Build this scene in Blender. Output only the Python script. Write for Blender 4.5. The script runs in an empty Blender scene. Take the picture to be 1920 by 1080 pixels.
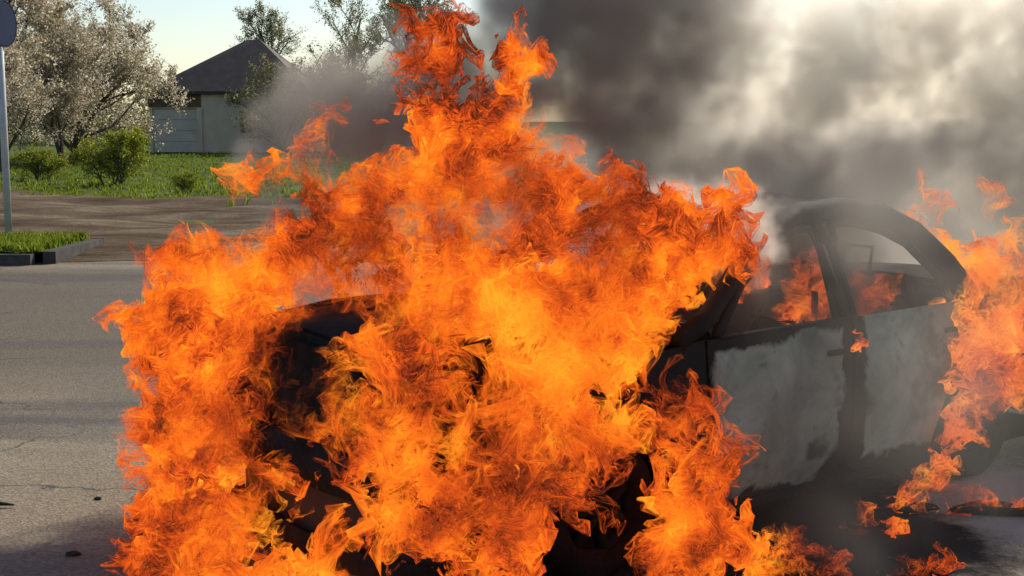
import bpy, math, random
import numpy as np

# ------------------------------------------------------------------ camera, sky, sun, exposure
sc = bpy.context.scene
R = math.radians
cam = bpy.data.cameras.new('camera')
cam_o = bpy.data.objects.new('camera', cam)
sc.collection.objects.link(cam_o)
sc.camera = cam_o
cam.sensor_width = 36.0
cam.lens = 46.9
cam.clip_start = 0.05
cam.clip_end = 3000
cam_o.location = (0, 0, 1.8)
cam_o.rotation_euler = (R(90 - 7.18), 0, 0)

SUN_EL, SUN_AZ = 36.0, 36.0          # azimuth measured from +Y (view direction) towards +X
world = bpy.data.worlds.new('World')
sc.world = world
world.use_nodes = True
wn = world.node_tree
sky = wn.nodes.new('ShaderNodeTexSky')
sky.sky_type = 'NISHITA'
sky.sun_disc = False
sky.sun_elevation = R(SUN_EL)
sky.sun_rotation = R(SUN_AZ)
sky.air_density = 1.0
sky.dust_density = .7
sky.ozone_density = 1.0
wn.links.new(sky.outputs[0], wn.nodes['Background'].inputs[0])
wn.nodes['Background'].inputs[1].default_value = 0.1

sun = bpy.data.lights.new('sun', 'SUN')
sun.energy = 4.2
sun.angle = R(0.6)
sun.color = (1.0, 0.91, 0.77)
sun_o = bpy.data.objects.new('sun', sun)
sc.collection.objects.link(sun_o)
sd = (math.sin(R(SUN_AZ)) * math.cos(R(SUN_EL)), math.cos(R(SUN_AZ)) * math.cos(R(SUN_EL)), math.sin(R(SUN_EL)))
sun_o.location = (20, 30, 30)
from mathutils import Vector, Matrix
sun_o.rotation_euler = Vector(sd).to_track_quat('Z', 'Y').to_euler()

sc.view_settings.view_transform = 'Standard'
sc.view_settings.look = 'None'
sc.view_settings.gamma = 1
sc.view_settings.exposure = 0.42
EXPO = 2 ** sc.view_settings.exposure

cy = sc.cycles
cy.max_bounces = 8
cy.diffuse_bounces = 3
cy.glossy_bounces = 2
cy.transmission_bounces = 4
cy.volume_bounces = 6
cy.transparent_max_bounces = 48
cy.volume_step_rate = 1.7
cy.volume_max_steps = 256
cy.use_denoising = True

rng = np.random.default_rng(11)
random.seed(5)

# ------------------------------------------------------------------ helpers
COL = sc.collection

def tag(o, label=None, category=None, group=None, kind=None):
    if label: o['label'] = label
    if category: o['category'] = category
    if group: o['group'] = group
    if kind: o['kind'] = kind
    return o

def empty(name, loc=(0, 0, 0), rz=0.0):
    o = bpy.data.objects.new(name, None)
    o.empty_display_size = 0.2
    COL.objects.link(o)
    o.location = loc
    o.rotation_euler = (0, 0, rz)
    return o

def mesh_obj(name, V, F, mat, parent=None, smooth=False):
    me = bpy.data.meshes.new(name)
    if isinstance(F, np.ndarray):
        V = np.asarray(V, np.float32)
        k = F.shape[1]
        me.vertices.add(len(V)); me.vertices.foreach_set('co', V.ravel())
        me.loops.add(F.size); me.loops.foreach_set('vertex_index', F.astype(np.int32).ravel())
        me.polygons.add(len(F)); me.polygons.foreach_set('loop_start', np.arange(0, F.size, k, dtype=np.int32))
        me.update(calc_edges=True)
    else:
        me.from_pydata([tuple(map(float, v)) for v in V], [], F)
        me.update()
    if smooth:
        me.polygons.foreach_set('use_smooth', np.ones(len(me.polygons), bool))
    if mat: me.materials.append(mat)
    o = bpy.data.objects.new(name, me)
    COL.objects.link(o)
    if parent: o.parent = parent
    return o

class MB:
    """collects shapes for ONE mesh"""
    def __init__(self): self.v, self.f = [], []
    def add(self, V, F):
        n = len(self.v)
        self.v += [tuple(v) for v in V]
        self.f += [tuple(i + n for i in f) for f in F]
        return self
    def box(self, a, b):
        (x0, y0, z0), (x1, y1, z1) = a, b
        V = [(x0, y0, z0), (x1, y0, z0), (x1, y1, z0), (x0, y1, z0), (x0, y0, z1), (x1, y0, z1), (x1, y1, z1), (x0, y1, z1)]
        return self.add(V, [(0, 3, 2, 1), (4, 5, 6, 7), (0, 1, 5, 4), (1, 2, 6, 5), (2, 3, 7, 6), (3, 0, 4, 7)])
    def tube(self, pts, rad, n=8, sx=1.0, caps=True):
        pts = [Vector(p) for p in pts]
        rad = rad if hasattr(rad, '__len__') else [rad] * len(pts)
        V, F = [], []
        for i, p in enumerate(pts):
            t = (pts[min(i + 1, len(pts) - 1)] - pts[max(i - 1, 0)])
            t = t.normalized() if t.length > 1e-9 else Vector((0, 0, 1))
            a = Vector((0, 0, 1)) if abs(t.z) < 0.9 else Vector((1, 0, 0))
            u = t.cross(a).normalized(); w = u.cross(t).normalized()
            for k in range(n):
                th = 2 * math.pi * (k + .5) / n
                V.append(p + u * (rad[i] * sx * math.cos(th)) + w * (rad[i] * math.sin(th)))
        for i in range(len(pts) - 1):
            for k in range(n):
                F.append((i * n + k, i * n + (k + 1) % n, (i + 1) * n + (k + 1) % n, (i + 1) * n + k))
        if caps:
            F.append(tuple(reversed(range(n)))); F.append(tuple((len(pts) - 1) * n + k for k in range(n)))
        return self.add(V, F)
    def lathe(self, prof, n=32, axis='y', c=(0, 0, 0), closed=False):
        V, F = [], []
        m = len(prof)
        for k in range(n):
            th = 2 * math.pi * k / n
            for (r, h) in prof:
                if axis == 'y': V.append((c[0] + r * math.cos(th), c[1] + h, c[2] + r * math.sin(th)))
                else: V.append((c[0] + r * math.cos(th), c[1] + r * math.sin(th), c[2] + h))
        for k in range(n):
            for j in range(m if closed else m - 1):
                a, b = k * m + j, k * m + (j + 1) % m
                c2, d = ((k + 1) % n) * m + (j + 1) % m, ((k + 1) % n) * m + j
                F.append((a, b, c2, d))
        return self.add(V, F)
    def build(self, name, mat, parent=None, smooth=False):
        return mesh_obj(name, self.v, self.f, mat, parent, smooth)

def shell(G, t):
    """closed sheet-metal panel: grid G (m,n,3) of outer points and thickness t along the grid normal"""
    G = np.asarray(G, float); m, n = G.shape[:2]
    du = np.gradient(G, axis=0); dv = np.gradient(G, axis=1)
    N = np.cross(du, dv); N /= np.maximum(np.linalg.norm(N, axis=2, keepdims=True), 1e-9)
    V = np.concatenate([G.reshape(-1, 3), (G - N * t).reshape(-1, 3)])
    F = []; o = m * n
    for i in range(m - 1):
        for j in range(n - 1):
            a, b, c, d = i * n + j, (i + 1) * n + j, (i + 1) * n + j + 1, i * n + j + 1
            F.append((a, b, c, d)); F.append((o + d, o + c, o + b, o + a))
    for i in range(m - 1):
        F.append((i * n, o + i * n, o + (i + 1) * n, (i + 1) * n))
        F.append((i * n + n - 1, (i + 1) * n + n - 1, o + (i + 1) * n + n - 1, o + i * n + n - 1))
    for j in range(n - 1):
        F.append((j, j + 1, o + j + 1, o + j))
        F.append(((m - 1) * n + j, o + (m - 1) * n + j, o + (m - 1) * n + j + 1, (m - 1) * n + j + 1))
    return V, F

def copy_tree(o, parent=None):
    c = o.copy(); COL.objects.link(c); c.parent = parent
    for ch in list(o.children): copy_tree(ch, c)
    return c

# ------------------------------------------------------------------ materials
class Mat:
    def __init__(self, name):
        self.m = bpy.data.materials.new(name); self.m.use_nodes = True
        self.t = self.m.node_tree
        self.b = self.t.nodes['Principled BSDF']
        self.out = self.t.nodes['Material Output']
    def n(self, kind, **kw):
        nd = self.t.nodes.new(kind)
        for k, v in kw.items():
            if k.startswith('i_'): nd.inputs[int(k[2:])].default_value = v
            else: setattr(nd, k, v)
        return nd
    def l(self, a, b): self.t.links.new(a, b)
    def coord(self, kind='Object'):
        return self.n('ShaderNodeTexCoord').outputs[kind]
    def noise(self, co, scale, detail=4, rough=.55, dist=0.0, sxyz=None):
        if sxyz:
            mp = self.n('ShaderNodeMapping'); mp.inputs['Scale'].default_value = sxyz
            self.l(co, mp.inputs[0]); co = mp.outputs[0]
        nz = self.n('ShaderNodeTexNoise')
        self.l(co, nz.inputs['Vector'])
        nz.inputs['Scale'].default_value = scale; nz.inputs['Detail'].default_value = detail
        nz.inputs['Roughness'].default_value = rough; nz.inputs['Distortion'].default_value = dist
        return nz.outputs['Fac']
    def ramp(self, fac, stops, interp='LINEAR'):
        r = self.n('ShaderNodeValToRGB'); e = r.color_ramp.elements
        r.color_ramp.interpolation = interp
        for i, (p, c) in enumerate(stops):
            el = e[i] if i < 2 else e.new(p)
            el.position = p; el.color = (*c, 1) if len(c) == 3 else c
        self.l(fac, r.inputs[0]); return r.outputs[0]
    def mix(self, fac, a, b, mode='MIX'):
        mx = self.n('ShaderNodeMix', data_type='RGBA', blend_type=mode)
        for s, v in ((mx.inputs[0], fac), (mx.inputs[6], a), (mx.inputs[7], b)):
            if isinstance(v, (int, float)): s.default_value = v
            elif isinstance(v, tuple): s.default_value = (*v, 1)
            else: self.l(v, s)
        return mx.outputs[2]
    def math(self, op, a, b=0.0, clamp=False):
        mn = self.n('ShaderNodeMath', operation=op, use_clamp=clamp)
        for s, v in ((mn.inputs[0], a), (mn.inputs[1], b)):
            if isinstance(v, (int, float)): s.default_value = v
            else: self.l(v, s)
        return mn.outputs[0]
    def base(self, c, rough=.8, spec=.3, metal=0.0):
        if isinstance(c, tuple): self.b.inputs['Base Color'].default_value = (*c, 1)
        else: self.l(c, self.b.inputs['Base Color'])
        if isinstance(rough, (int, float)): self.b.inputs['Roughness'].default_value = rough
        else: self.l(rough, self.b.inputs['Roughness'])
        self.b.inputs['Specular IOR Level'].default_value = spec
        self.b.inputs['Metallic'].default_value = metal
        return self
    def bump(self, h, strength=.4, dist=.02):
        bp = self.n('ShaderNodeBump'); bp.inputs['Strength'].default_value = strength; bp.inputs['Distance'].default_value = dist
        self.l(h, bp.inputs['Height']); self.l(bp.outputs[0], self.b.inputs['Normal']); return self

M = {}
def plain(name, c1, c2, scale=8, rough=.8, spec=.3, bump=.2, metal=0.0, kind='Object', detail=5):
    m = Mat(name); co = m.coord(kind); f = m.noise(co, scale, detail)
    m.base(m.ramp(f, [(.3, c1), (.7, c2)]), rough, spec, metal)
    if bump: m.bump(m.noise(co, scale * 4, 4), bump, .01)
    M[name] = m.m
    return m

# asphalt: warm grey, coarse chippings, old patches, soot spill round the wreck
m = Mat('asphalt'); co = m.coord()
big = m.noise(co, .35, 4, .6)
streak = m.noise(co, .55, 4, .55, .4, (.22, 1.6, 1))
grit = m.noise(co, 55, 3, .7)
vor = m.n('ShaderNodeTexVoronoi'); m.l(co, vor.inputs['Vector']); vor.inputs['Scale'].default_value = 75
chip = m.ramp(vor.outputs['Color'], [(.2, (.55, .55, .55)), (.8, (1.35, 1.32, 1.25))])
c = m.ramp(big, [(.3, (.18, .148, .104)), (.7, (.24, .198, .14))])
c = m.mix(m.ramp(streak, [(.48, (0, 0, 0)), (.64, (1, 1, 1))]), c, (.085, .076, .07))
sepr = m.n('ShaderNodeSeparateXYZ'); m.l(co, sepr.inputs[0])
old = m.math('ADD', sepr.outputs[1], m.math('MULTIPLY', m.noise(co, .8, 5, .6, .3, (.35, 1, 1)), 3.0))
c = m.mix(m.ramp(m.math('MULTIPLY', old, .05), [(.46, (0, 0, 0)), (.56, (.75, .75, .75)), (.86, (.7, .7, .7)), (.91, (0, 0, 0))]), c, (.088, .068, .049))
c = m.mix(.6, c, chip, 'MULTIPLY')
c = m.mix(m.ramp(grit, [(.55, (0, 0, 0)), (.75, (.6, .6, .6))]), c, (.06, .055, .05))
# fine branching cracks, only in some areas
wv = m.n('ShaderNodeVectorMath', operation='ADD'); nzv = m.n('ShaderNodeTexNoise'); m.l(co, nzv.inputs['Vector']); nzv.inputs['Scale'].default_value = 2.5; nzv.inputs['Detail'].default_value = 5
sc_ = m.n('ShaderNodeVectorMath', operation='SCALE'); m.l(nzv.outputs['Color'], sc_.inputs[0]); sc_.inputs['Scale'].default_value = .7
m.l(co, wv.inputs[0]); m.l(sc_.outputs[0], wv.inputs[1])
ve = m.n('ShaderNodeTexVoronoi', feature='DISTANCE_TO_EDGE'); m.l(wv.outputs[0], ve.inputs['Vector']); ve.inputs['Scale'].default_value = .55
crk = m.math('MULTIPLY', m.ramp(ve.outputs['Distance'], [(.003, (1, 1, 1)), (.009, (0, 0, 0))]), m.ramp(m.noise(co, .4, 2), [(.47, (0, 0, 0)), (.56, (.8, .8, .8))]))
c = m.mix(crk, c, (.03, .026, .022))
# burnt and wet patch beneath the car (world position, ragged outline)
sep = m.n('ShaderNodeSeparateXYZ'); m.l(co, sep.inputs[0])
dx = m.math('MULTIPLY', m.math('SUBTRACT', sep.outputs[0], .75), .68)
dy = m.math('MULTIPLY', m.math('SUBTRACT', sep.outputs[1], 5.75), .62)
dd = m.math('SQRT', m.math('ADD', m.math('MULTIPLY', dx, dx), m.math('MULTIPLY', dy, dy)))
rag = m.noise(co, 1.8, 6, .65)
soot = m.math('SUBTRACT', 1.42, m.math('ADD', dd, rag))
c = m.mix(m.ramp(soot, [(.0, (0, 0, 0)), (.1, (1, 1, 1))]), c, (.013, .012, .012))
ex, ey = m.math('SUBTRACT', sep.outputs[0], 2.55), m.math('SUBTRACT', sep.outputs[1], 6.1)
lit_gravel = m.math('SUBTRACT', 1.15, m.math('ADD', m.math('SQRT', m.math('ADD', m.math('MULTIPLY', ex, ex), m.math('MULTIPLY', m.math('MULTIPLY', ey, ey), .5))), m.noise(co, 3.2, 6, .7)))  # pale gravel patch, its colour lightened to imitate sunlight where smoke shades the road
c = m.mix(m.ramp(lit_gravel, [(0, (0, 0, 0)), (.2, (.7, .7, .7))]), c, (.3, .295, .28))
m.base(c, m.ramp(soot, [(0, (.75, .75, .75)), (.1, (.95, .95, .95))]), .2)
m.bump(m.math('ADD', vor.outputs['Distance'], m.math('MULTIPLY', grit, .6)), .5, .006)
M['asphalt'] = m.m

m = Mat('dirt'); co = m.coord()
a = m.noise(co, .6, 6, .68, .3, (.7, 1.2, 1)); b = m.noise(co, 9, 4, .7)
c = m.ramp(a, [(.34, (.062, .045, .032)), (.5, (.125, .095, .068)), (.66, (.22, .176, .13))])  # dark blotches also paint in tree shadows, over the soil's own tones
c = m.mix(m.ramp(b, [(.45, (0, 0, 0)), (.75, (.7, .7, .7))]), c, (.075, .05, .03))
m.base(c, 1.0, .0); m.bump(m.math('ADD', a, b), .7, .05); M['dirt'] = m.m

m = Mat('turf'); co = m.coord()
a = m.noise(co, .35, 5, .6); b = m.noise(co, 6, 4, .7)
c = m.ramp(a, [(.3, (.045, .07, .014)), (.7, (.085, .125, .022))]); c = m.mix(m.ramp(b, [(.5, (0, 0, 0)), (.8, (.5, .5, .5))]), c, (.09, .07, .04))
m.base(c, .95, .1); m.bump(b, .6, .05); M['turf'] = m.m

plain('kerb_stone', (.035, .032, .03), (.09, .083, .075), 6, .9, .2, .5)
plain('roof_slate', (.036, .029, .026), (.068, .056, .05), 2.2, .75, .3, .3)
plain('plaster', (.48, .41, .32), (.62, .54, .43), 1.2, .95, .1, .3)
plain('fascia_wood', (.085, .052, .034), (.16, .1, .065), 3, .8, .2, .3)
plain('garage_paint', (.44, .4, .35), (.56, .51, .45), 1.5, .6, .3, .15)
plain('bark', (.055, .043, .034), (.12, .098, .08), 7, .95, .1, .6)
plain('twig', (.12, .1, .08), (.24, .2, .165), 9, .95, .1, 0)
plain('galvanised', (.34, .35, .36), (.5, .51, .52), 6, .55, .4, .1)
plain('sign_face', (.018, .026, .055), (.026, .036, .075), 3, .9, .1, 0)
plain('dark_debris', (.02, .017, .014), (.05, .043, .035), 12, .95, .1, .4)
plain('wire_black', (.02, .02, .02), (.03, .03, .03), 4, .6, .2, 0)
plain('charred', (.006, .0055, .005), (.022, .02, .018), 5, .92, .15, .7)
plain('scorched_rubber', (.007, .007, .007), (.018, .017, .016), 9, .95, .1, .8)
plain('scorched_steel', (.005, .0045, .004), (.016, .013, .011), 6, .7, .3, .5)

def leafmat(name, stops, trans=.45, hue=2.0):
    m = Mat(name); g = m.n('ShaderNodeNewGeometry'); co = m.coord()
    r = m.math('ADD', m.math('MULTIPLY', g.outputs['Random Per Island'], .55), m.math('MULTIPLY', m.noise(co, hue, 3), .45))
    c = m.ramp(r, stops)
    d = m.n('ShaderNodeBsdfDiffuse'); t = m.n('ShaderNodeBsdfTranslucent'); mx = m.n('ShaderNodeMixShader')
    m.l(c, d.inputs[0]); m.l(c, t.inputs[0]); mx.inputs[0].default_value = trans
    m.l(d.outputs[0], mx.inputs[1]); m.l(t.outputs[0], mx.inputs[2]); m.l(mx.outputs[0], m.out.inputs[0])
    M[name] = m.m
leafmat('blossom', [(.2, (.2, .16, .09)), (.42, (.44, .37, .25)), (.72, (.74, .67, .53))], .5)
leafmat('budding_leaf', [(.2, (.1, .095, .04)), (.5, (.22, .21, .09)), (.85, (.4, .38, .22))])
leafmat('bush_leaf', [(.2, (.12, .14, .015)), (.5, (.28, .31, .03)), (.85, (.46, .48, .06))])
leafmat('grass_blade', [(.2, (.08, .11, .014)), (.55, (.2, .25, .026)), (.85, (.34, .38, .05))], .5, .4)

# burnt car paint: scorched to bare grey-green metal, black where the trim and seals burned
m = Mat('burnt_paint'); co = m.coord(); sep = m.n('ShaderNodeSeparateXYZ'); m.l(co, sep.inputs[0])
n1 = m.noise(co, 3.2, 6, .6, .5); n2 = m.noise(co, 14, 5, .65); n3 = m.noise(co, 1.3, 3)
c = m.ramp(n1, [(.32, (.1, .115, .09)), (.48, (.23, .26, .205)), (.66, (.42, .455, .375))])
c = m.mix(m.ramp(n3, [(.48, (0, 0, 0)), (.68, (.6, .6, .6))]), c, (.28, .235, .185))
c = m.mix(m.ramp(n2, [(.6, (0, 0, 0)), (.75, (.5, .5, .5))]), c, (.06, .056, .05))
spot = m.noise(co, 4.2, 4, .55, .15)
c = m.mix(m.ramp(spot, [(.55, (0, 0, 0)), (.66, (.85, .85, .85))]), c, (.045, .042, .036))
belt = m.math('ADD', m.math('MULTIPLY', m.math('SUBTRACT', sep.outputs[2], .85), 8.0), m.math('MULTIPLY', m.math('SUBTRACT', n1, .5), 2.2))
rearz = m.math('LESS_THAN', sep.outputs[0], -.24)
belt = m.math('SUBTRACT', belt, m.math('MULTIPLY', rearz, .75))
post = m.math('SUBTRACT', .75, m.math('MULTIPLY', m.math('ABSOLUTE', m.math('ADD', sep.outputs[0], .22)), 7.5))
post = m.math('ADD', post, m.math('MULTIPLY', m.math('SUBTRACT', n1, .5), 3.0))
sill = m.math('ADD', m.math('MULTIPLY', m.math('SUBTRACT', .24, sep.outputs[2]), 7.0), m.math('MULTIPLY', m.math('SUBTRACT', n1, .5), 2.6))
front = m.math('ADD', m.math('MULTIPLY', m.math('SUBTRACT', sep.outputs[0], .665), 7.0), m.math('MULTIPLY', m.math('SUBTRACT', n1, .5), 2.2))
arch = m.math('ADD', m.math('MULTIPLY', m.math('SUBTRACT', -1.0, sep.outputs[0]), 6.0), m.math('MULTIPLY', m.math('SUBTRACT', n1, .5), 2.2))
diag = m.math('SUBTRACT', m.math('SUBTRACT', .72, m.math('MULTIPLY', m.math('SUBTRACT', sep.outputs[2], .18), 2.6)), m.math('MULTIPLY', m.math('ADD', sep.outputs[0], .22), 2.1))
diag = m.math('SUBTRACT', m.math('ADD', diag, m.math('MULTIPLY', m.math('SUBTRACT', n1, .5), 1.6)), m.math('MULTIPLY', rearz, 5.0))
post = m.math('MAXIMUM', post, diag)
s = m.math('MAXIMUM', m.math('MAXIMUM', belt, post), m.math('MAXIMUM', m.math('MAXIMUM', sill, front), arch))
c = m.mix(m.ramp(s, [(0, (0, 0, 0)), (.2, (1, 1, 1))]), c, (.01, .0095, .009))
m.base(c, .8, .25); m.bump(m.math('ADD', n2, m.math('MULTIPLY', n1, 2)), .6, .008); M['burnt_paint'] = m.m

# ------------------------------------------------------------------ ground
def sheet(name, x0, x1, y0, y1, z, mat, nx=1, ny=1, wob=None):
    xs = np.linspace(x0, x1, nx + 1); ys = np.linspace(y0, y1, ny + 1)
    V = [(x, y, z + (wob(x, y) if wob else 0)) for y in ys for x in xs]
    F = [(j * (nx + 1) + i, j * (nx + 1) + i + 1, (j + 1) * (nx + 1) + i + 1, (j + 1) * (nx + 1) + i) for j in range(ny) for i in range(nx)]
    o = mesh_obj(name, V, F, mat, smooth=True); o['kind'] = 'structure'; return o
sheet('ground', -900, 900, -300, 1500, -.03, M['turf'])
def rd(x): return 17.3 + .12 * math.sin(x * 1.3) + .08 * math.sin(x * 3.7 + 1)
# road: one asphalt sheet whose far edge crumbles into the dirt
xs = np.linspace(-70, 70, 281)
V = [(x, -40, 0) for x in xs] + [(x, rd(x), 0) for x in xs]
n = len(xs)
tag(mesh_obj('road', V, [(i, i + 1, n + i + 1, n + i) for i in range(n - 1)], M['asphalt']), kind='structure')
def dirt_wob(x, y): return .03 * math.sin(x * .9 + y * .5) + .025 * math.sin(y * 1.7 + x * .3) + .02 * math.sin(x * 2.3 - y)
ys = list(np.linspace(0, 14.5, 59))
V, F = [], []
for y in ys:
    for x in xs:
        e = min(1, y / 1.0)
        edge = (1.2 * math.sin(x * .35) + .5 * math.sin(x * 1.1 + 2)) * (y / 14.5)
        V.append((x, rd(x) - .25 + y + edge, .006 + e * (.03 + dirt_wob(x, y)) if y < 14.4 else -.02))
F = [(j * n + i, j * n + i + 1, (j + 1) * n + i + 1, (j + 1) * n + i) for j in range(len(ys) - 1) for i in range(n - 1)]
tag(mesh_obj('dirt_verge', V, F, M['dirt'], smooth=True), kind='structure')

# raised kerb island with the sign, upper left
ISL = (-16.0, -5.75, 16.55, 18.75)
kb = MB()
isl = empty('kerb_island', (0, 0, 0)); isl['kind'] = 'structure'
x = ISL[0]; k = 0
while x < ISL[1] - .3:
    x1 = min(x + 1.0, ISL[1])
    MB().box((x + .006, ISL[2], -.05), (x1 - .006, ISL[2] + .16, .13 + random.uniform(-.008, .008))).build('kerb_stone', M['kerb_stone'], isl)
    x = x1
y = ISL[2] + .17
while y < ISL[3]:
    y1 = min(y + 1.0, ISL[3])
    MB().box((ISL[1] - .16, y + .006, -.05), (ISL[1], y1 - .006, .15 + random.uniform(-.008, .008))).build('kerb_stone', M['kerb_stone'], isl)
    y = y1
V = []; F = []
gx = np.linspace(ISL[0], ISL[1] - .16, 60); gy = np.linspace(ISL[2] + .16, ISL[3], 26)
for yy in gy:
    for xx in gx:
        V.append((xx, yy, .13 + .05 * math.sin(xx * 2.1) * math.sin(yy * 1.7) + random.uniform(0, .03)))
mesh_obj('soil', V, [(j * 60 + i, j * 60 + i + 1, (j + 1) * 60 + i + 1, (j + 1) * 60 + i) for j in range(25) for i in range(59)], M['turf'], isl, True)

def blades(pts, hmin, hmax, wid, per, lean=.5):
    """grass: per bent two-segment blades at every point"""
    n = len(pts) * per
    P = np.repeat(pts, per, 0) + np.c_[rng.normal(0, .03, (n, 2)), np.zeros(n)]
    a = rng.uniform(0, 2 * np.pi, n); h = rng.uniform(hmin, hmax, n); w = wid * rng.uniform(.6, 1.4, n)
    d = np.c_[np.cos(a), np.sin(a), np.zeros(n)]; s = np.c_[-np.sin(a), np.cos(a), np.zeros(n)]
    b = rng.uniform(.1, lean, n)[:, None]
    up = np.c_[np.zeros((n, 2)), h]
    A = P - s * w[:, None]; B = P + s * w[:, None]
    C = P + up * .6 + d * (h[:, None] * b * .35) + s * w[:, None] * .7; D = P + up * .6 + d * (h[:, None] * b * .35) - s * w[:, None] * .7
    E = P + up + d * (h[:, None] * b)
    V = np.stack([A, B, C, D, E, E], 1).reshape(-1, 3)
    i = np.arange(n)[:, None] * 6
    return V, np.concatenate([i + np.array([[0, 1, 2, 3]]), i + np.array([[3, 2, 4, 5]])])
# lawn between the dirt and the house: uneven growth, taller strip at its near edge
n = 22000
px = rng.uniform(-26, 24, n); t = rng.uniform(0, 1, n) ** 1.5; py = 30.6 + 44 * t + 1.2 * np.sin(px * .35)
clump = np.sin(px * 1.7 + 3 * np.sin(py * .6)) + np.sin(py * 1.3 + 2 * np.sin(px * .8))
ok = clump + rng.normal(0, .8, n) > -1.0
V, F = blades(np.c_[px, py, np.full(n, -.02)][ok], .04, .13, .015, 7)
tag(mesh_obj('grass', V, F, M['grass_blade']), 'bright green spring grass between the dirt verge and the house', 'grass', kind='stuff')
n = 2600
px = rng.uniform(-11, ISL[1] - .2, n); py = rng.uniform(ISL[2] + .2, ISL[3], n)
V, F = blades(np.c_[px, py, np.full(n, .13)], .05, .16, .011, 7, 1.1)
tag(mesh_obj('grass', V, F, M['grass_blade']), 'tufty grass on the kerb island round the sign post', 'grass', kind='stuff')
n = 240
px = rng.uniform(-6, 3, n); py = rng.uniform(27.5, 31.5, n); ok = np.sin(px * 2.1) * np.sin(py * 1.9) > .2
V, F = blades(np.c_[px, py, np.full(n, .0)][ok], .1, .3, .02, 9, .9)
tag(mesh_obj('grass', V, F, M['grass_blade']), 'scattered grass tufts at the edge of the dirt', 'grass', kind='stuff')

# ------------------------------------------------------------------ house
def house():
    h = empty('house', (0, 0, 0))
    tag(h, 'single-storey house with dark hipped roof and pale garage door, beyond the lawn', 'house')
    X0, X1, Y0, Y1 = -19.95, -11.2, 74.0, 82.0
    w = MB()
    w.box((X0, Y0, 0), (X0 + .16, Y0 + .3, 3.35)); w.box((X0 + .16, Y0, 2.42), (-17.35, Y0 + .3, 3.35)); w.box((-17.35, Y0, 0), (-15.0, Y0 + .3, 3.35))
    w.box((-15.0, Y0, 0), (-13.6, Y0 + .3, 1.0)); w.box((-15.0, Y0, 2.3), (-13.6, Y0 + .3, 3.35)); w.box((-13.6, Y0, 0), (X1, Y0 + .3, 3.35))
    w.box((X0, Y0 + .3, 0), (X0 + .3, Y1, 3.35)); w.box((X1 - .3, Y0 + .3, 0), (X1, Y1, 3.35)); w.box((X0 + .3, Y1 - .3, 0), (X1 - .3, Y1, 3.35))
    w.build('wall', M['plaster'], h)
    wi = MB().box((-15, Y0 + .1, 1.0), (-14.92, Y0 + .2, 2.3)).box((-13.68, Y0 + .1, 1.0), (-13.6, Y0 + .2, 2.3)).box((-14.92, Y0 + .1, 2.22), (-13.68, Y0 + .2, 2.3)).box((-14.92, Y0 + .1, 1), (-13.68, Y0 + .2, 1.08)).box((-14.33, Y0 + .1, 1.08), (-14.27, Y0 + .2, 2.22)).build('window', M['garage_paint'], h)
    MB().box((-14.92, Y0 + .14, 1.08), (-13.68, Y0 + .16, 2.22)).build('pane', M['wire_black'], wi)
    g = empty('garage_door', (0, 0, 0)); g.parent = h
    for i in range(4):
        MB().box((X0 + .17, Y0 + .1, .03 + i * .595), (-17.36, Y0 + .18, .03 + i * .595 + .58)).build('panel', M['garage_paint'], g)
    for i in range(3):
        MB().box((X0 - .05, Y0 - .06 - .01 * i, 2.5 + i * .285), (-17.1, Y0 - .005, 2.5 + i * .285 + .27)).build('board', M['fascia_wood'], h)
    MB().box((-17.33, Y0 - .12, 0), (-17.05, Y0 - .004, 2.44)).build('pilaster', M['plaster'], h)
    e0, e1, f0, f1, ez = X0 - .22, X1 + .22, Y0 - .3, Y1 + .3, 3.36
    V = [(e0, f0, ez), (e1, f0, ez), (e1, f1, ez), (e0, f1, ez), (-15.3, 78, 6.36), (-14.55, 78, 6.42), (e0, f0, ez - .16), (e1, f0, ez - .16), (e1, f1, ez - .16), (e0, f1, ez - .16)]
    F = [(0, 1, 5, 4), (1, 2, 5), (2, 3, 4, 5), (3, 0, 4), (6, 7, 1, 0), (7, 8, 2, 1), (8, 9, 3, 2), (9, 6, 0, 3), (9, 8, 7, 6)]
    rf = mesh_obj('roof', V, F, M['roof_slate'], h)
house()

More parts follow.
